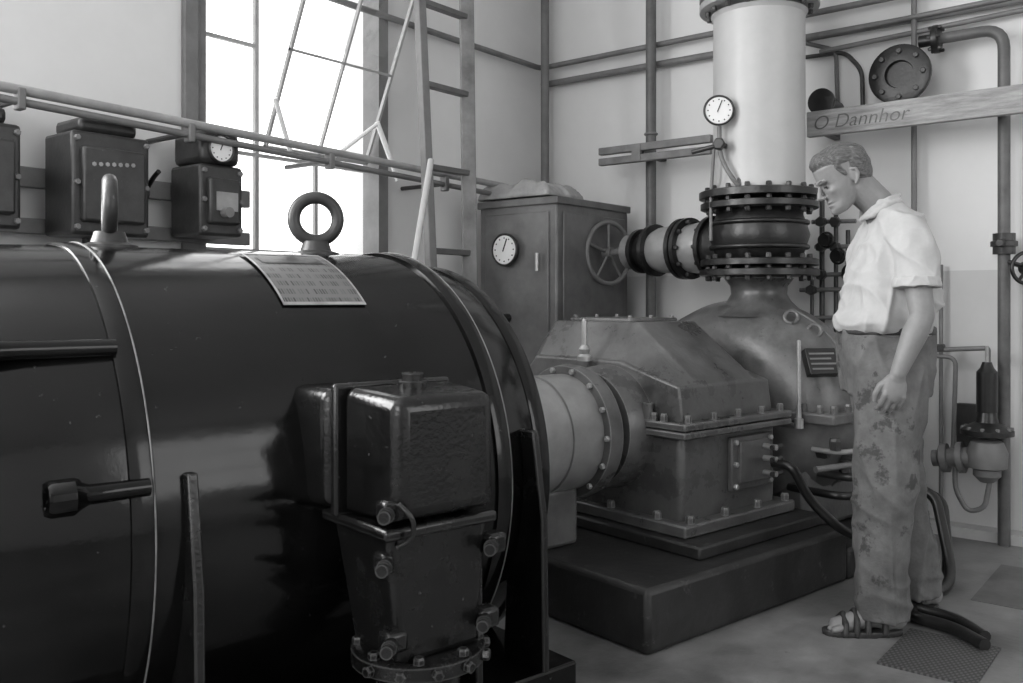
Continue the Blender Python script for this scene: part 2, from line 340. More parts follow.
lathe('inlet',[(0,.05),(.1,.05),(.1,.075),(.125,.075),(.125,.045),(.17,.045),(.17,.07),(.2,.07),(.215,.04),(.24,.04)],p0,pl-p0,mid,r,20)
tube('loop',[G(955,466),G(955,490),G(968,512),G(985,508),G(990,480)],.012,mid,r,.06)
tube('impulse_line',[G(930,350,4.85),G(988,348,4.85),G(988,370)],.012,mid,r,.02)
tube('impulse_drop',[G(930,356,4.85),G(930,356,4.85)+Vector((0,-.12,-.0)),G(953,452,4.85),pl],.011,mid,r,.05)
bolts('nuts',[(G(940,350,4.85),(0,0,1)),(G(975,462),(-1,-.3,0)),(G(996,462),(-1,-.3,0)),(G(985,425),(-1,0,0))],.025,.03,dk,r)
cyl('bracket',(cx,cy,zz(450)),(XW,cy,zz(450)),.03,dk,r)
# ---------------------------------------------------------------- switch boxes on window wall
YK=3.655
def swbox(name,u0,u1,v0,v1,mat,top=True):
    r=root(name); a=on_y(u0,v1,3.42); b=on_y(u1,v0,3.42)
    box('case',(a.x,3.42,a.z),(b.x,YK,b.z),mat,r,.015)
    box('cover',(a.x+.03,3.39,a.z+.05),(b.x-.03,3.44,b.z-.06),mat,r,.012)
    bolts('bolts',[((x,3.42,z),(0,-1,0)) for x in (a.x+.018,b.x-.018) for z in (a.z+.03,b.z-.03,(a.z+b.z)/2)],.012,.015,mid,r)
    if top: 
        box('cap',(a.x+.04,3.44,b.z),(b.x-.04,YK,b.z+.06),mat,r,.02)
        cyl('conduit',((a.x+b.x)/2,3.62,a.z),((a.x+b.x)/2,3.62,.5),.02,dk,r)
    return r,a,b
r,a,b=swbox('starter_switch_box',72,150,140,234,dk)
bolts('lettering',[((a.x+.07+i*.026,3.389,a.z+.27+i*.002),(0,-1,0)) for i in range(7)],.009,.003,lightg,r)
cyl('lever_hub',(b.x,3.55,b.z-.2),(b.x+.06,3.55,b.z-.2),.025,dk,r); tube('lever',[(b.x+.05,3.55,b.z-.2),(b.x+.05,3.48,b.z-.14),(b.x+.05,3.44,b.z-.12)],.01,blk,r)
r,a,b=swbox('starter_switch_box',-60,22,125,225,dk)
r,a,b=swbox('meter_switch_box',200,243,168,235,dk,False)
gz=on_y(221,149,3.41); gauge('ammeter',(gz.x,3.41,gz.z),(0,-1,0),.062,r,.2)
box('gauge_housing',(a.x+.01,3.42,b.z),(b.x-.01,YK,gz.z+.08),dk,r,.03)
box('window_plate',(a.x+.06,3.383,b.z-.2),(b.x-.05,3.392,b.z-.12),lightg,r)
cyl('knob',(a.x+.1,3.39,a.z+.1),(a.x+.1,3.35,a.z+.1),.022,mid,r)
cyl('bolt_lug',(b.x,3.55,b.z-.12),(b.x+.05,3.55,b.z-.12),.022,mid,r)
r=root('cable_tray'); a=on_y(-100,150,3.6); b=on_y(258,158,3.6)
box('tray',(a.x,3.66,1.62),(b.x,3.7,1.70),mid,r,.004); box('tray_low',(a.x,3.66,1.44),(b.x,3.7,1.50),mid,r,.004)
r=root('wall_post'); a=on_y(190,0,3.72); box('post',(a.x-.035,3.705,0),(a.x+.035,3.738,Z1),mid,r,.005)
# ---------------------------------------------------------------- control cabinet
r=root('control_cabinet')
p=pt((557-CX)/F,4.95,0)
dx=on_y(628,0,p.y).x-p.x; dy=on_x(480,0,p.x).y-p.y
zt=H+(HV-198)*4.95/F
box('case',(p.x,p.y,.25),(p.x+dx,p.y+dy,zt),cab,r,.012)
box('lid',(p.x-.015,p.y-.015,zt-.03),(p.x+dx+.01,p.y+dy+.01,zt+.012),cab,r,.006)
box('foot',(p.x+.04,p.y+.04,0),(p.x+dx-.04,p.y+dy-.04,.25),dk,r)
box('door_panel',(p.x-.012,p.y+.05,.5),(p.x,p.y+dy-.05,zt-.07),cab,r,.005)
box('side_panel',(p.x+.05,p.y-.01,.5),(p.x+dx-.05,p.y,zt-.07),cab,r,.005)
g=on_x(508,250,p.x-.012); gauge('dial',g+Vector((-.03,0,0)),(-1,0,0),.095,r,.02)
g=on_x(494,318,p.x-.012); cyl('switch_knob',g,g+Vector((-.06,0,0)),.03,steel,r); g=on_x(508,318,p.x-.012); cyl('switch_knob_2',g,g+Vector((-.06,0,0)),.025,blk,r)
g=on_x(540,262,p.x-.012); cyl('handle',g+Vector((-.03,0,-.05)),g+Vector((-.03,0,.05)),.01,steel,r,seg=10)
bm=bmesh.new(); bmesh.ops.create_grid(bm,x_segments=50,y_segments=40,size=.5)
for v in bm.verts:
    x,y=v.co.x*2,v.co.y*2; e=max(0,1-max(abs(x),abs(y))**6)
    v.co=Vector((v.co.x*.36,v.co.y*.50,.012+e*(.085+.06*noise.noise(Vector((x*1.2,y*1.8,1)))+.015*noise.noise(Vector((x*5,y*5,3))))))
    v.co.x+=.03*noise.noise(Vector((y*2,x,5))); v.co.y+=.03*noise.noise(Vector((x*2,y,9)))
me=bpy.data.meshes.new('folded_rag'); bm.to_mesh(me); bm.free()
o=finish(me,'folded_rag',cloth,None,True,0,180); o.location=(p.x+.2,p.y+dy*.6,zt+.012); so=o.modifiers.new('s','SOLIDIFY'); so.thickness=.01; so.offset=1
# ---------------------------------------------------------------- GENERATOR (machine frame: x along shaft, -y toward the viewer)
g=mroot('generator'); z0=.65
X=(1,0,0)
lathe('stator_housing',[(-.62,.30),(-.62,.52),(-.55,.60),(-.42,.645),(-.2,.672),(-.02,.678),(.0,.678),(.5,.68),(.96,.68),(1.0,.678),(1.02,.655),(1.14,.645),(1.19,.62),(1.22,.57),(1.22,.3)],(0,0,z0),X,gen,g,128,40)
for i,(s,rr) in enumerate(((0,.686),(.99,.690),(1.17,.648))):
    lathe('rim_%d'%i,[(-.028,rr-.02),(-.026,rr-.002),(-.02,rr),(.02,rr),(.026,rr-.002),(.028,rr-.02)],(s,0,z0),X,gen,g,128)
for i,(s,rr) in enumerate(((.022,.6865),(1.012,.690))): torus('rim_edge_%d'%i,(s,0,z0),X,rr,.0022,rime,g,128,6)  # thin pale rings paint a highlight along the rims
lathe('end_shield',[(1.2,.3),(1.24,.5),(1.26,.48),(1.34,.34),(1.40,.24),(1.49,.2),(1.49,.05)],(0,0,z0),X,gen,g,64)
for i,s in enumerate((.10,.86,1.10)):
    for sg in (1,-1): prism('foot_rib_%d_%d'%(i,sg),[(-.55*sg,.0),(-.74*sg,.0),(-.73*sg,.55),(-.69*sg,.80),(-.6*sg,.8)],s-.012,s+.012,genb,g,.004)
box('bed_frame',(-.55,-.74,0),(1.22,.74,.12),gen,g,.01)
for i,(ph,s0,s1) in enumerate(((52,-.33,-.02),(79,-.19,.01))):
    a=math.radians(ph); t=.69*math.sin(a); z_=z0+.69*math.cos(a)
    lathe('lug_%d'%i,[(.01,.0),(.01,.022),(0,.024),(0,.034),(.008,.038),(.05,.038),(.065,.028),(.08,.021),(s1-s0,.019)],(s0,-t,z_),X,gen,g,24)
    box('lug_pad_%d'%i,(s0+.01,-t-.0,z_-.034),(s0+.07,-t+.09,z_+.034),gen,g,.012)
def eye(n,s,t,zb,d):
    lathe(n+'_shank',[(0,.075),(.012,.075),(.02,.05),(.05,.04)],(s,-t,zb-.01),(0,0,1),dk,g,24)
    torus(n+'_ring',(s,-t,zb+.112),d,.070,.020,dk,g,40,14)
eye('lifting_eye_a',.124,.0,1.33,(1,-.25,0)); eye('lifting_eye_b',.76,.0,1.33,(-.45,-1,0))
vs=[];fs=[];n=16; d0,d1=14,41; sA,sB=.43,.68
for i in range(n+1):
    a=math.radians(d0+i*(d1-d0)/n)
    for s in (sA,sB): vs.append((s,-.684*math.sin(a),z0+.684*math.cos(a)))
for i in range(n): fs.append((2*i,2*i+1,2*i+3,2*i+2))
o=raw('nameplate',vs,fs,plate,g,True); uv=o.data.uv_layers.new(name='UVMap')
for p_ in o.data.polygons:
    for li in p_.loop_indices:
        vi=o.data.loops[li].vertex_index; uv.data[li].uv=(vi%2,1-(vi//2)/n)
for nm,(da,db,sa,sb,mm) in {'border_top':(d0,d0+1,sA,sB,edge),'border_bottom':(d1-1,d1,sA,sB,edge),'border_left':(d0,d1,sA,sA+.006,edge),'border_right':(d0,d1,sB-.006,sB,edge),'title_band':(d0+3,d0+8,sA+.03,sB-.03,blk)}.items():
    vs=[];fs=[];n=10
    for i in range(n+1):
        a=math.radians(da+i*(db-da)/n)
        for s in (sa,sb): vs.append((s,-.686*math.sin(a),z0+.686*math.cos(a)))
    for i in range(n): fs.append((2*i,2*i+1,2*i+3,2*i+2))
    raw('nameplate_'+nm,vs,fs,mm,g,True)
# terminal box
def hull(name,f0,f1,y0,y1,mat,bev,seg=4):
    def q(f,y): return [(f[0],y,f[2]),(f[1],y,f[2]),(f[1],y,f[3]),(f[0],y,f[3])]
    vs=q(f0,y0)+q(f1,y1)
    return raw(name,vs,[(0,1,2,3),(7,6,5,4),(0,4,5,1),(1,5,6,2),(2,6,7,3),(3,7,4,0)],mat,g,False,bev,seg)
hull('terminal_box_rear',(.375,.72,.69,.97),(.385,.71,.69,.97),-.55,-.765,genb,.03)
box('terminal_box_flange',(.395,-.785,.675),(.725,-.76,.985),genb,g,.008)
hull('terminal_box_cover',(.410,.715,.68,.98),(.43,.70,.695,.965),-.787,-1.0,genb,.030)
cyl('filler_cap',(.56,-.86,.985),(.56,-.86,1.008),.026,genb,g); cyl('filler_neck',(.56,-.86,.96),(.56,-.86,.99),.034,genb,g)
vs=[(.42,-.975,.68),(.70,-.975,.68),(.70,-.72,.68),(.42,-.72,.68),(.465,-.95,.36),(.69,-.95,.36),(.69,-.75,.36),(.465,-.75,.36)]
raw('cable_sealing_box',vs,[(0,1,2,3),(7,6,5,4),(0,4,5,1),(1,5,6,2),(2,6,7,3),(3,7,4,0)],genb,g,False,.02,3)
box('sealing_box_lip',(.405,-.99,.655),(.715,-.70,.682),genb,g,.008)
lathe('sealing_flange',[(0,.15),(.004,.16),(.035,.16),(.04,.15)],(.583,-.85,.325),(0,0,1),genb,g,40)
bolts('flange_bolts',bring((.583,-.85,.365),(0,0,1),.143,8,.2)+[((.583+.16*math.cos(a),-.85+.16*math.sin(a),.345),(math.cos(a),math.sin(a),0)) for a in (-2.9,-2.4,-1.9,-1.4,-.9,-.4)],.014,.016,genb,g)
cyl('cable_pipe',(.583,-.85,0),(.583,-.85,.33),.1,genb,g)
for i,(s,t,z) in enumerate(((.42,-.985,.72),(.43,-.96,.60),(.445,-.955,.42),(.71,-.98,.60),(.70,-.965,.42))):
    lathe('clamp_%d'%i,[(0,.009),(0,.018),(.022,.018),(.022,.011),(.038,.011),(.038,.015),(.048,.015)],(s-.005,t,z),(-.6,-.6,0),genb,g,14)
    box('clamp_lug_%d'%i,(s-.015,t-.005,z-.024),(s+.04,t+.045,z+.024),genb,g,.01)
tube('clamp_wire',[(.43,-1.0,.74),(.45,-1.03,.71),(.46,-1.01,.66),(.44,-.98,.64)],.006,genb,g)
# ---------------------------------------------------------------- coupling guard
g=mroot('shaft_coupling_guard')
lathe('guard',[(1.50,.20),(1.50,.228),(1.53,.232),(1.68,.232),(1.682,.224),(1.70,.224),(1.702,.232),(1.86,.232),(1.87,.22)],(0,0,z0),X,guardm,g,64)
lathe('flange',[(1.86,.22),(1.86,.265),(1.90,.27),(1.93,.265),(1.935,.2)],(0,0,z0),X,gearm,g,64)
bolts('flange_bolts',bring((1.86,0,z0),(-1,0,0),.25,14),.012,.014,edge,g)
lathe('bearing_neck',[(1.93,.20),(2.0,.20)],(0,0,z0),X,gearm,g,64)
box('pedestal',(1.66,-.1,.22),(1.85,.1,.45),gearm,g,.02)
# ---------------------------------------------------------------- plinth
g=mroot('machine_plinth')
box('block',(1.62,-.66,0),(2.88,.66,.22),plm,g,.02); box('pump_block',(2.88,-.66,0),(3.62,.66,.13),plm,g,.02); box('top_rail',(2.02,-.56,.22),(2.86,.64,.27),plm,g,.01)
# ---------------------------------------------------------------- gearbox
g=mroot('gearbox')
box('lower_case',(2.11,-.40,.28),(2.74,.54,.655),gearm,g,.025,seg=3)
box('foot_flange',(2.06,-.46,.272),(2.80,.58,.32),gearm,g,.008)
bolts('foot_bolts',[((s,-.435,.32),(0,0,1)) for s in (2.12,2.34,2.56,2.76)]+[((2.085,t,.32),(0,0,1)) for t in (-.3,-.05,.2,.45)],.018,.03,gearm,g)
box('split_flange_lower',(2.07,-.45,.645),(2.79,.58,.672),gearm,g,.006); box('split_flange_upper',(2.07,-.45,.676),(2.79,.58,.705),gearm,g,.006)
bolts('split_bolts',[((s,-.425,.705),(0,0,1)) for s in (2.12,2.28,2.44,2.60,2.74)]+[((2.09,t,.705),(0,0,1)) for t in (-.33,-.28,.3,.42)]+[((2.765,t,.705),(0,0,1)) for t in (-.3,-.1,.1)],.015,.03,gearm,g)
yz0=[(-.40,.70),(-.38,.84),(-.06,1.085),(.46,1.085),(.54,1.0),(.54,.70)]
a0,a1=2.12,2.72
vs=[]
for (s,sh) in ((a0,0),(a0+.02,0),(a0+.13,1),(a1-.1,1),(a1,0)):
    for (y,z) in yz0: vs.append((s,y,z if (sh or z<.9) else z-.16))
n=6; fs=[tuple(range(n)),tuple(4*n+i for i in range(n))]
for j in range(4):
    for i in range(n): fs.append((j*n+i,j*n+(i+1)%n,(j+1)*n+(i+1)%n,(j+1)*n+i))
raw('hood',vs,fs,gearm,g,False,.035,5)
box('inspection_lid',(2.28,.02,1.08),(2.6,.4,1.1),gearm,g,.008)
bolts('lid_bolts',[((s,y,1.1),(0,0,1)) for s in (2.3,2.44,2.58) for y in (.04,.38)],.01,.012,gearm,g)
lathe('bearing_cap',[(2.0,.2),(2.0,.235),(2.03,.25),(2.12,.26)],(0,0,z0),X,gearm,g,64)
lathe('thermometer_well',[(0,.03),(.02,.03),(.03,.02),(.05,.025),(.07,.012),(.17,.012),(.18,.006)],(2.08,.10,.92),(0,0,1),steel,g,16)
for i,y in enumerate((-.25,.30,.42)): cyl('breather_%d'%i,(2.09,y,.705),(2.09,y,.77),.02,gearm,g)
box('oil_panel',(2.40,-.425,.40),(2.68,-.40,.62),pumpm,g,.006); box('oil_panel_face',(2.44,-.44,.43),(2.64,-.42,.60),pumpm,g,.004)
bolts('panel_screws',[((s,-.425,z),(0,-1,0)) for s in (2.42,2.66) for z in (.42,.51,.60)],.012,.014,edge,g)
for i,z in enumerate((.57,.52,.46)): cyl('cock_%d'%i,(2.6,-.43,z),(2.6,-.50,z),.012,steel,g); cyl('cock_knob_%d'%i,(2.58,-.49,z),(2.65,-.49,z),.010,dk,g)
g=mroot('oil_pipe')
tube('pipe',[(2.62,-.47,.50),(2.62,-.56,.50),(2.68,-.60,.36),(2.74,-.70,.25),(2.95,-.74,.16),(3.25,-.78,.16)],.020,blk,g,.06)
# ---------------------------------------------------------------- pump
g=mroot('centrifugal_pump')
o=lathe('volute',[(2.90,.1),(2.90,.26),(2.92,.36),(2.96,.44),(3.02,.49),(3.12,.52),(3.28,.52),(3.38,.48),(3.46,.38),(3.50,.25),(3.6,.22),(3.6,.1)],(0,0,.66),X,pumpm,g,96,60)
for v in o.data.vertices: v.co.y=v.co.y*1.16+.06
lathe('bearing_neck',[(2.81,.16),(2.90,.18),(2.92,.22)],(0,0,.66),X,pumpm,g,40)
box('split_flange',(2.91,-.58,.635),(3.50,.68,.685),pumpm,g,.01)
bolts('split_bolts',[((s,-.56,.685),(0,0,1)) for s in (2.94,3.06,3.18,3.30,3.42)]+[((2.93,y,.685),(0,0,1)) for y in (-.50,-.42,.45,.6)],.015,.035,pumpm,g)
box('pedestal',(2.98,-.40,.132),(3.44,.40,.5),pumpm,g,.03)
o=torus('seam',(3.20,0,.66),X,.52,.008,pumpm,g,96,8)
for v in o.data.vertices: v.co.y=v.co.y*1.16+.06
lathe('nozzle',[(1.10,.25),(1.14,.19),(1.175,.155),(1.21,.135),(1.25,.14),(1.288,.17)],(3.2,0,0),(0,0,1),pumpm,g,48,60)
for i,(s,ph) in enumerate(((3.07,33),(3.12,44))):
    a=math.radians(ph); torus('lifting_ring_%d'%i,(s,-.60*math.sin(a)+.06,.66+.525*math.cos(a)),(-.8,-.5,.4),.030,.009,pumpm,g,24,8)
lathe('thermometer',[(0,.02),(.04,.02),(.045,.012),(.10,.009),(.38,.009),(.385,.005)],(2.86,-.44,.62),(0,0,1),steel,g,14)
tube('thermometer_bracket',[(2.86,-.44,.63),(2.86,-.30,.63),(2.92,-.2,.63)],.012,pumpm,g)
f=Matrix.Translation((3.01,-.46,.905))@frame_to((-.42,-.80,.42))
box('maker_plate',(-.075,-.062,-.03),(.075,.062,.012),blk,g,.003,mtx=f)
for i in range(4): box('plate_text_%d'%i,(-.062,.030-i*.024,.012),(.062-.02*(i%2),.038-i*.024,.0135),mid,g,mtx=f)
tube('drain_pipe_a',[(3.05,-.3,.40),(3.05,-.58,.40),(3.30,-.64,.40)],.02,dk,g)
tube('drain_pipe_b',[(2.86,-.52,.45),(3.35,-.64,.46)],.014,mid,g)
tube('drain_pipe_c',[(2.95,-.45,.52),(2.95,-.58,.52),(3.3,-.62,.52)],.012,lightg,g)
tube('drain_pipe_d',[(2.92,-.35,.34),(2.92,-.60,.34),(3.3,-.66,.30)],.018,blk,g)
bolts('drain_cocks',[((3.05,-.55,.42),(0,0,1)),((3.0,-.45,.50),(0,-1,0)),((3.12,-.50,.46),(0,-1,0)),((2.95,-.56,.53),(0,0,1))],.026,.05,dk,g)
# ---------------------------------------------------------------- riser pipe with valve
g=mroot('riser_pipe_with_valve'); Z=(0,0,1); P=(3.2,0)
def RP(z): return (P[0],P[1],z)
flange('flange_bottom',RP(1.315),Z,.29,.035,blk,g,16,.014)
flange('flange_bottom_mate',RP(1.365),Z,.285,.035,blk,g,16,.014)
lathe('valve_body',[(1.38,.19),(1.41,.215),(1.50,.245),(1.58,.22),(1.63,.2)],(P[0],P[1],0),Z,blk,g,48,50)
torus('valve_band_a',RP(1.44),Z,.232,.012,blk,g); torus('valve_band_b',RP(1.56),Z,.232,.012,blk,g)
flange('flange_top_mate',RP(1.645),Z,.285,.035,blk,g,16,.014)
flange('flange_top',RP(1.70),Z,.292,.04,blk,g,16,.014)
lathe('riser',[(1.72,.235),(1.76,.222),(2.58,.222),(2.6,.235)],(P[0],P[1],0),Z,alu,g,64)
flange('upper_flange',RP(2.64),Z,.29,.04,lightg,g,16,.014); flange('upper_flange_mate',RP(2.69),Z,.29,.04,mid,g,16,.014)
cyl('riser_upper',RP(2.71),RP(Z1-.002),.222,alu,g,seg=64)
Y=(0,1,0); bz=1.455; B=(3.2,0,bz)
lathe('branch',[(.15,.15),(.26,.145),(.26,.165),(.285,.165),(.285,.12),(.31,.115)],B,Y,blk,g,40)
lathe('branch_body_light',[(.31,.125),(.36,.135),(.42,.13)],B,Y,guardm,g,40)
lathe('branch_flanges',[(.42,.12),(.42,.165),(.445,.165),(.445,.15),(.455,.15),(.455,.165),(.48,.165),(.48,.12)],B,Y,blk,g,40)
bolts('branch_bolts',bring((3.2,.42,bz),(0,-1,0),.145,10)+bring((3.2,.285,bz),(0,1,0),.145,10),.012,.02,dk,g)
lathe('branch_body_light_2',[(.48,.12),(.53,.13),(.62,.125),(.66,.11)],B,Y,guardm,g,40)
lathe('branch_bonnet',[(.66,.11),(.66,.145),(.685,.145),(.685,.11),(.76,.10),(.76,.125),(.785,.125),(.785,.10),(.82,.09)],B,Y,blk,g,40)
lathe('branch_tip',[(.82,.09),(.86,.10),(.88,.05),(.89,.02),(1.04,.018)],B,Y,mid,g,32)
handwheel('valve_wheel',(3.2,1.03,bz),Y,.18,mid,g,.014)
gp=Vector((2.95,.045,2.09)); gauge('pressure_gauge',gp+Vector((-.04,-.02,0)),(-.8,-.75,0),.074,g,.03)
tube('siphon',[gp+Vector((-.01,0,-.07)),gp+Vector((-.01,0,-.2)),gp+Vector((-.02,-.06,-.3)),gp+Vector((.02,-.10,-.38)),gp+Vector((.05,-.07,-.3)),gp+Vector((.12,-.04,-.24))],.011,mid,g,.05)
tube('gauge_arm',[gp+Vector((-.04,.14,-.18)),gp+Vector((-.01,0,-.16)),gp+Vector((.1,-.02,-.16))],.012,dk,g)
tube('gauge_rest_line',[gp+Vector((-.01,.03,-.16)),gp+Vector((-.01,.05,-.4)),gp+Vector((-.01,.05,-.62))],.008,mid,g)
bolts('cock',[(gp+Vector((-.02,-.01,-.16)),(-1,-.5,0))],.03,.04,dk,g)
# ---------------------------------------------------------------- floor hoses & plates
r=root('floor_hose'); hz=.024
for i in range(2):
    o=.07*i
    pts=[mw(3.28+o,.70,.36-o*.4),mw(3.28+o,.84,.34-o*.4),mw(3.1+o,1.0-.05*i,.024),on_z(905,606+i*9,hz),on_z(955,618+i*10,hz),on_z(985,637+i*8,hz)]
    tube('hose_%d'%i,pts,.022,blk,r,.12)
def cp():
    m=M('checker_plate_steel',.20,.5,.2,.3,6); nt=m.node_tree; b=nt.nodes['Principled BSDF']
    tc=nt.nodes.new('ShaderNodeTexCoord'); mp=nt.nodes.new('ShaderNodeMapping'); mp.inputs['Rotation'].default_value=(0,0,.785); mp.inputs['Scale'].default_value=(45,80,30)
    ck=nt.nodes.new('ShaderNodeTexVoronoi'); ck.inputs['Scale'].default_value=1; ck.inputs['Randomness'].default_value=0; nt.links.new(tc.outputs['Object'],mp.inputs[0]); nt.links.new(mp.outputs[0],ck.inputs[0])
    rp=nt.nodes.new('ShaderNodeValToRGB'); rp.color_ramp.elements[0].position=.3; rp.color_ramp.elements[1].position=.42
    rp.color_ramp.elements[0].color=(.12,.12,.12,1); rp.color_ramp.elements[1].color=(.05,.05,.05,1)
    nt.links.new(ck.outputs['Distance'],rp.inputs[0]); nt.links.new(rp.outputs[0],b.inputs['Base Color'])
    bp=nt.nodes.new('ShaderNodeBump'); bp.invert=True; bp.inputs['Strength'].default_value=.6; bp.inputs['Distance'].default_value=.004; nt.links.new(ck.outputs['Distance'],bp.inputs['Height']); nt.links.new(bp.outputs[0],b.inputs['Normal']); return m
c0=on_z(930,657,0)
box('checker_plate',(c0.x-.17,c0.y-.17,0),(c0.x+.22,c0.y+.12,.006),cp(),None)
c1=on_z(1010,600,0); box('floor_duct_cover',(c1.x-.1,c1.y-1.2,0),(c1.x+.5,c1.y+.12,.004),M('duct_cover',.12,.5,.1,.3,5))
# ---------------------------------------------------------------- MAN
mp_=pt((891-CX)/F,3.2,0)
man=root('man_watching_pump',mp_,math.atan2(-C,S))   # local -x = the way he faces
def prim_sphere(bm,c,r,mt=None,u=20):
    r=(r,r,r) if not hasattr(r,'__len__') else r
    m=Matrix.Translation(Vector(c))@Matrix.Diagonal((*r,1)); m=(mt@m) if mt else m
    bmesh.ops.create_uvsphere(bm,u_segments=u,v_segments=u//2+2,radius=1,matrix=m)
def limb(bm,pts,rad,caps=(1,1),mt=None):
    pts=[(mt@Vector(p)) if mt else Vector(p) for p in pts]
    for i in range(len(pts)-1):
        a,b=pts[i],pts[i+1]; d=b-a
        bmesh.ops.create_cone(bm,cap_ends=True,segments=24,radius1=rad[i],radius2=rad[i+1],depth=d.length,matrix=Matrix.Translation((a+b)/2)@frame_to(d))
    for i,p in enumerate(pts):
        if (i==0 and not caps[0]) or (i==len(pts)-1 and not caps[1]): continue
        prim_sphere(bm,p,rad[i])
def loftz(bm,rings,seg=36,pw=2.4,mt=None):
    R=[]
    for (cx,cy,z,rx,ry) in rings:
        row=[]
        for i in range(seg):
            a=2*math.pi*i/seg; c_,s_=math.cos(a),math.sin(a)
            q=Vector((cx+rx*math.copysign(abs(c_)**(2/pw),c_),cy+ry*math.copysign(abs(s_)**(2/pw),s_),z))
            row.append(bm.verts.new(mt@q if mt else q))
        R.append(row)
    for j in range(len(R)-1):
        for i in range(seg):
            k=(i+1)%seg; bm.faces.new((R[j][i],R[j][k],R[j+1][k],R[j+1][i]))
    bm.faces.new(R[0][::-1]); bm.faces.new(R[-1])
def voxel(name,bm,mat,vs,sm=6,fold=None,parent=man,post=0):
    bmesh.ops.recalc_face_normals(bm,faces=bm.faces)
    me=bpy.data.meshes.new(name); bm.to_mesh(me); bm.free()
    o=bpy.data.objects.new(name,me); sc.collection.objects.link(o)
    m=o.modifiers.new('r','REMESH'); m.mode='VOXEL'; m.voxel_size=vs; m.use_smooth_shade=True
    s=o.modifiers.new('s','SMOOTH'); s.iterations=sm; s.factor=.5
    dg=bpy.context.evaluated_depsgraph_get(); m2=bpy.data.meshes.new_from_object(o.evaluated_get(dg)); bpy.data.objects.remove(o)
    m2.name=name
    if fold:
        nn=[v.normal.copy() for v in m2.vertices]
        for v,n_ in zip(m2.vertices,nn): v.co+=n_*fold(v.co)
    m2.materials.clear(); ob=finish(m2,name,mat,parent,True,0,180)
    if post:
        s=ob.modifiers.new('soften','SMOOTH'); s.iterations=post; s.factor=.5
    return ob
def sharp(x): return max(0,1-abs(x)*2.4)**2
def sm01(x): x=max(0,min(1,x)); return x*x*(3-2*x)
def shirt_fold(c):
    a=noise.noise(Vector((c.x*6+c.z*7,c.y*5,c.z*3-c.x*4))); b=noise.noise(Vector((c.x*14-c.z*3,c.y*12+3,c.z*5)))
    w=.9+1.1*sm01((1.28-c.z)/.18)
    e=sm01((c.z-1.05)/.03)*sm01((1.53-c.z)/.06)
    return e*(.015*w*sharp(a)-.009+.008*w*sharp(b))
def trou_fold(c):
    a=noise.noise(Vector((c.x*12,c.y*12,c.z*2.0))); b=noise.noise(Vector((c.x*6+c.z*4,c.y*6,c.z*9+c.x*3)))
    low=max(0,min(1,(.35-c.z)/.3)); kn=math.exp(-((c.z-.52)/.14)**2)
    return .016*sharp(a)-.007+(.003+.011*low+.009*kn)*sharp(b)
bm=bmesh.new()
loftz(bm,[(.022,.1,1.05,.148,.165),(.022,.1,1.075,.158,.172),(.026,.1,1.11,.162,.180),(.035,.1,1.2,.150,.18),(.042,.1,1.3,.135,.186),(.050,.1,1.38,.116,.195),(.052,.1,1.44,.100,.185),(.042,.1,1.485,.082,.140),(.022,.1,1.520,.068,.085),(.006,.1,1.545,.060,.066)])
limb(bm,[(.038,-.050,1.405),(.038,-.100,1.34),(.036,-.122,1.235)],[.073,.073,.073],(1,0))
limb(bm,[(.04,.25,1.405),(.03,.30,1.34),(.02,.315,1.24)],[.073,.073,.070],(1,0))
voxel('shirt',bm,shirtm,.005,6,shirt_fold,post=6)
bm=bmesh.new(); limb(bm,[(.036,-.1205,1.256),(.036,-.1230,1.222)],[.0775,.0785],(0,0)); voxel('rolled_cuff',bm,shirtm,.004,3,lambda c:.005*sharp(noise.noise(c*22))-.002,post=2)
bm=bmesh.new()
limb(bm,[(-.066,.1,1.475),(-.044,.050,1.510),(.005,.034,1.542),(.050,.056,1.558),(.066,.1,1.562),(.050,.144,1.558),(.005,.166,1.542),(-.044,.15,1.510),(-.066,.1,1.475)],[.010]*9)
limb(bm,[(-.062,.085,1.480),(-.050,.040,1.485),(-.01,.018,1.518),(.05,.040,1.538)],[.010,.012,.012,.010]); voxel('collar',bm,shirtm,.004,4)
bm=bmesh.new()
loftz(bm,[(.02,.1,.84,.142,.165),(.02,.1,.93,.152,.178),(.02,.1,1.0,.155,.172),(.02,.1,1.055,.158,.170),(.02,.1,1.085,.156,.170)])
limb(bm,[(.01,.03,.90),(-.020,.0,.52),(-.035,-.01,.30),(-.040,-.01,.055)],[.130,.104,.094,.090],(1,0))
limb(bm,[(.04,.18,.90),(.10,.22,.50),(.17,.24,.25),(.205,.25,.06)],[.128,.10,.092,.090],(1,0))
voxel('trousers',bm,trom,.006,5,trou_fold,post=5)
bm=bmesh.new(); loftz(bm,[(.02,.1,1.056,.164,.176),(.02,.1,1.084,.163,.175)]); voxel('belt',bm,leather,.005,2)
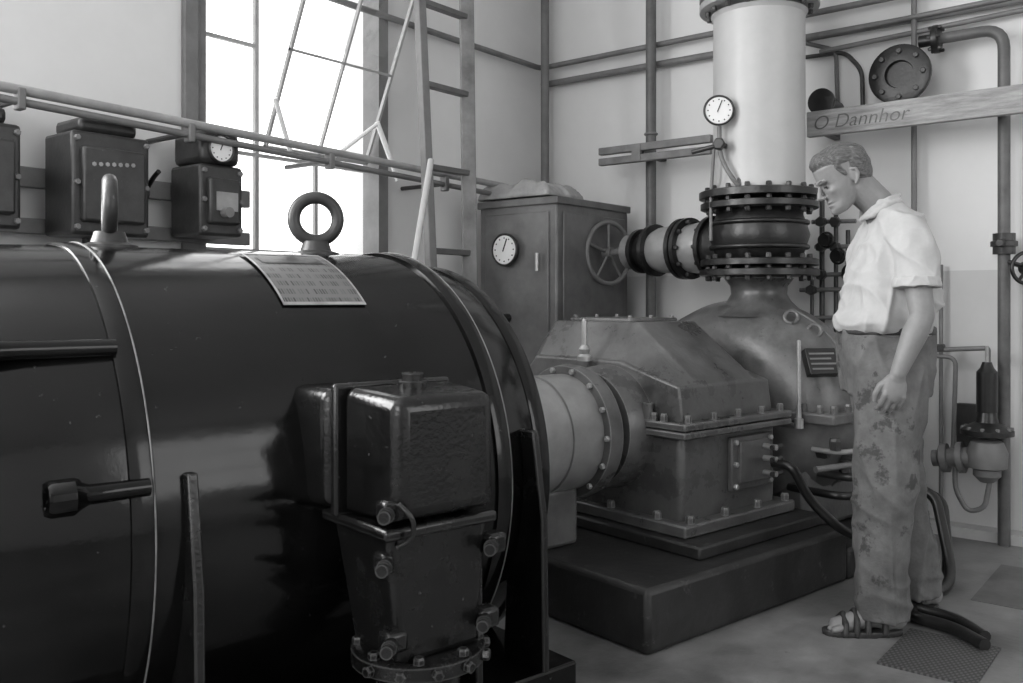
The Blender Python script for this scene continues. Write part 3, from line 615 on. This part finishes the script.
for n,(fx,fy) in (('near',(-.045,-.01)),('far',(.205,.25))):
    bm=bmesh.new(); limb(bm,[(fx+.06,fy,.05),(fx-.03,fy,.06),(fx-.12,fy-.01,.04),(fx-.16,fy-.01,.035)],[.036,.038,.032,.024]); limb(bm,[(fx+.02,fy,.05),(fx,fy,.16)],[.04,.045])
    for j in range(5): limb(bm,[(fx-.15,fy-.042+j*.018,.032),(fx-.185+.008*abs(j-1),fy-.045+j*.018,.026)],[.012,.010])
    voxel('foot_'+n,bm,skin,.004,3)
    bm=bmesh.new(); loftz(bm,[(fx-.065,fy-.01,.0,.14,.046),(fx-.065,fy-.01,.02,.142,.048)]); voxel('sandal_sole_'+n,bm,leather,.005,1)
    for j,x in enumerate((-.14,-.10,-.06,.0)):
        bm=bmesh.new(); hh=(.058,.070,.085,.095)[j]
        limb(bm,[(fx+x,fy-.050,.015),(fx+x+.005,fy-.042,hh*.75),(fx+x+.01,fy,hh+.010),(fx+x+.005,fy+.03,hh*.75),(fx+x,fy+.035,.015)],[.012]*5); voxel('sandal_strap_%s_%d'%(n,j),bm,leather,.004,2)
# head, neck, arms, hands : one skin surface
HM=Matrix.Translation((-.138,.1,1.628))@Matrix.Rotation(math.radians(-27),4,'Y')
HI=HM.inverted()
bm=bmesh.new()
hr=[(-.114,-.074,-.040,.016),(-.106,-.086,-.015,.030),(-.092,-.090,.010,.042),(-.074,-.086,.028,.050),(-.050,-.085,.045,.056),(-.025,-.084,.066,.061),(.0,-.082,.088,.066),(.03,-.087,.104,.070),(.06,-.085,.108,.072),(.085,-.072,.100,.066),(.105,-.045,.080,.052),(.118,-.010,.050,.030),(.122,.005,.035,.012)]
loftz(bm,[((a+b)/2,0,z,(b-a)/2,w_) for (z,a,b,w_) in hr],40,2.15,HM)
for sgn in (1,-1):
    limb(bm,[(.018,.071*sgn,.018),(.030,.077*sgn,.012),(.031,.078*sgn,-.006),(.020,.074*sgn,-.028),(.010,.068*sgn,-.036)],[.005,.0055,.0055,.005,.005],mt=HM)
    prim_sphere(bm,(.016,.067*sgn,-.008),(.014,.007,.024),HM)
limb(bm,[(-.078,.032,.018),(-.087,.012,.018),(-.087,-.012,.018),(-.078,-.032,.018)],[.007,.008,.008,.007],mt=HM)
limb(bm,[(-.084,0,.012),(-.096,0,-.012),(-.107,0,-.032)],[.007,.009,.0105],mt=HM)
for sgn in (1,-1): prim_sphere(bm,(-.094,.010*sgn,-.037),(.010,.007,.007),HM)
limb(bm,[(.025,.1,1.46),(-.010,.1,1.535),(-.080,.1,1.600)],[.062,.058,.060])
def arm(sh,el,wr,side,curl):
    sh,el,wr=Vector(sh),Vector(el),Vector(wr)
    m2=el.lerp(wr,.3)
    limb(bm,[sh,el,m2,wr],[.047,.040,.042,.026])
    d=(wr-el).normalized(); d=(d+Vector((.1,0,-.6))).normalized()
    Zh=d; Xh=Vector((-1,0,0)); Xh=(Xh-Xh.dot(Zh)*Zh).normalized(); Yh=Zh.cross(Xh)
    if Yh.y*side<0: Yh=-Yh                      # Yh = toward the body (palm side)
    Hm=Matrix((( Xh.x,Yh.x,Zh.x,wr.x),(Xh.y,Yh.y,Zh.y,wr.y),(Xh.z,Yh.z,Zh.z,wr.z),(0,0,0,1)))
    prim_sphere(bm,(.0,0,.05),(.040,.017,.050),Hm); prim_sphere(bm,(.02,.006,.035),(.02,.018,.03),Hm); prim_sphere(bm,(.0,0,.012),(.028,.02,.03),Hm)
    for j,(x,l) in enumerate(((.032,.95),(.0105,1.05),(-.0105,1.0),(-.031,.8))):
        z=.082-.004*abs(j-1); q=[(x*.9,0,z-.02),(x,-.003,z)]; ang=.3; py,pz=-.003,z
        for seg_,ln in enumerate((.040,.026,.020)):
            ang+=curl*(.55 if seg_ else .25); py+=math.sin(ang)*ln*l; pz+=math.cos(ang)*ln*l; q.append((x*(1-.02*seg_),py,pz))
        limb(bm,q,[.0090,.0096,.0088,.0080,.0070],mt=Hm)
    limb(bm,[(.022,.004,.022),(.047,.012,.052),(.054,.018,.080),(.050,.024,.102)],[.014,.0120,.0105,.0085],mt=Hm)
arm((.038,-.112,1.30),(.042,-.150,1.125),(-.042,-.155,.930),1,.8)
arm((.03,.30,1.33),(.08,.335,1.13),(.06,.33,.90),-1,.8)
def g3(p,c,s): return math.exp(-(((p.x-c[0])/s[0])**2+((p.y-c[1])/s[1])**2+((p.z-c[2])/s[2])**2))
def face(c):
    if c.z<1.45: return 0
    p=HI@c; d=0
    if p.x<-.02:
        ay=abs(p.y)
        q=Vector((p.x,ay,p.z))
        d-=.009*g3(q,(-.082,.027,-.002),(.03,.013,.010))      # eye socket
        d+=.0035*g3(q,(-.085,.027,-.003),(.03,.009,.006))     # lid
        d+=.005*g3(q,(-.070,.040,-.025),(.03,.014,.013))      # cheekbone
        d-=.004*g3(q,(-.075,.040,-.060),(.03,.016,.02))       # hollow cheek
        d+=.0055*g3(q,(-.088,.0,-.061),(.03,.020,.0055))      # upper lip
        d+=.0055*g3(q,(-.088,.0,-.074),(.03,.017,.0055))      # lower lip
        d-=.005*g3(q,(-.088,.0,-.0675),(.03,.022,.0028))      # mouth line
        d-=.003*g3(q,(-.088,.0,-.086),(.03,.018,.006))
        d+=.004*g3(q,(-.088,.0,-.102),(.03,.016,.010))        # chin
    return d
voxel('skin_surface',bm,skin,.0028,4,face)
for sgn in (1,-1):
    bm=bmesh.new(); prim_sphere(bm,(-.0795,.027*sgn,-.003),(.006,.009,.0035),HM); me=bpy.data.meshes.new('eye'); bm.to_mesh(me); bm.free(); finish(me,'eye_%d'%(sgn+1),blk,man,True,0,180)
    bm=bmesh.new(); limb(bm,[(-.076,.042*sgn,.018),(-.087,.027*sgn,.023),(-.092,.013*sgn,.019)],[.003,.0038,.003],mt=HM); voxel('eyebrow_%d'%(sgn+1),bm,hairm,.002,1)
bm=bmesh.new()
prim_sphere(bm,(.012,0,.062),(.096,.075,.064),HM,28); prim_sphere(bm,(.044,0,.035),(.074,.077,.082),HM,28); prim_sphere(bm,(.056,0,-.002),(.056,.066,.062),HM,24)
prim_sphere(bm,(-.036,0,.085),(.050,.054,.034),HM,24)
for sgn in (1,-1): limb(bm,[(-.02,.064*sgn,.045),(-.008,.065*sgn,.008)],[.011,.007],mt=HM)
voxel('hair',bm,hairm,.0035,3,lambda c:.0035*noise.noise(Vector((c.x*12,c.y*70,c.z*40))))
# ---------------------------------------------------------------- light : sky, plus area lamps added at the unseen windows
wd=bpy.data.worlds.new('sky'); sc.world=wd; wd.use_nodes=True
b=wd.node_tree.nodes['Background']; b.inputs[0].default_value=(1,1,1,1); b.inputs[1].default_value=3.0
def win(n,c,d,sx,sy,P):
    l=bpy.data.lights.new(n,'AREA'); l.shape='RECTANGLE'; l.size=sx; l.size_y=sy; l.energy=P
    o=bpy.data.objects.new(n,l); sc.collection.objects.link(o); o.location=c
    o.rotation_euler=Vector(d).to_track_quat('-Z','Z').to_euler()
win('added_window_lamp_2',((ox0+ox1)/2,YW+.05,2.6),(0,-1,0),2.4,2.1,265)
win('added_window_lamp_3',(XB-.05,.7,2.6),(1,0,0),2.9,2.1,95)
win('added_window_lamp_4',(2.4,YB-.05,2.45),(0,1,0),2.3,2.4,18)  # weak fill lamp added for the man's back
# ---------------------------------------------------------------- camera
cd=bpy.data.cameras.new('camera'); co=bpy.data.objects.new('camera',cd); sc.collection.objects.link(co)
co.location=(0,0,H); co.rotation_euler=(math.pi/2,0,math.atan2(S,C)-math.pi/2)
cd.sensor_width=36; cd.lens=F*36/1023; cd.shift_y=-41.5/1023; cd.clip_start=.05
sc.camera=co
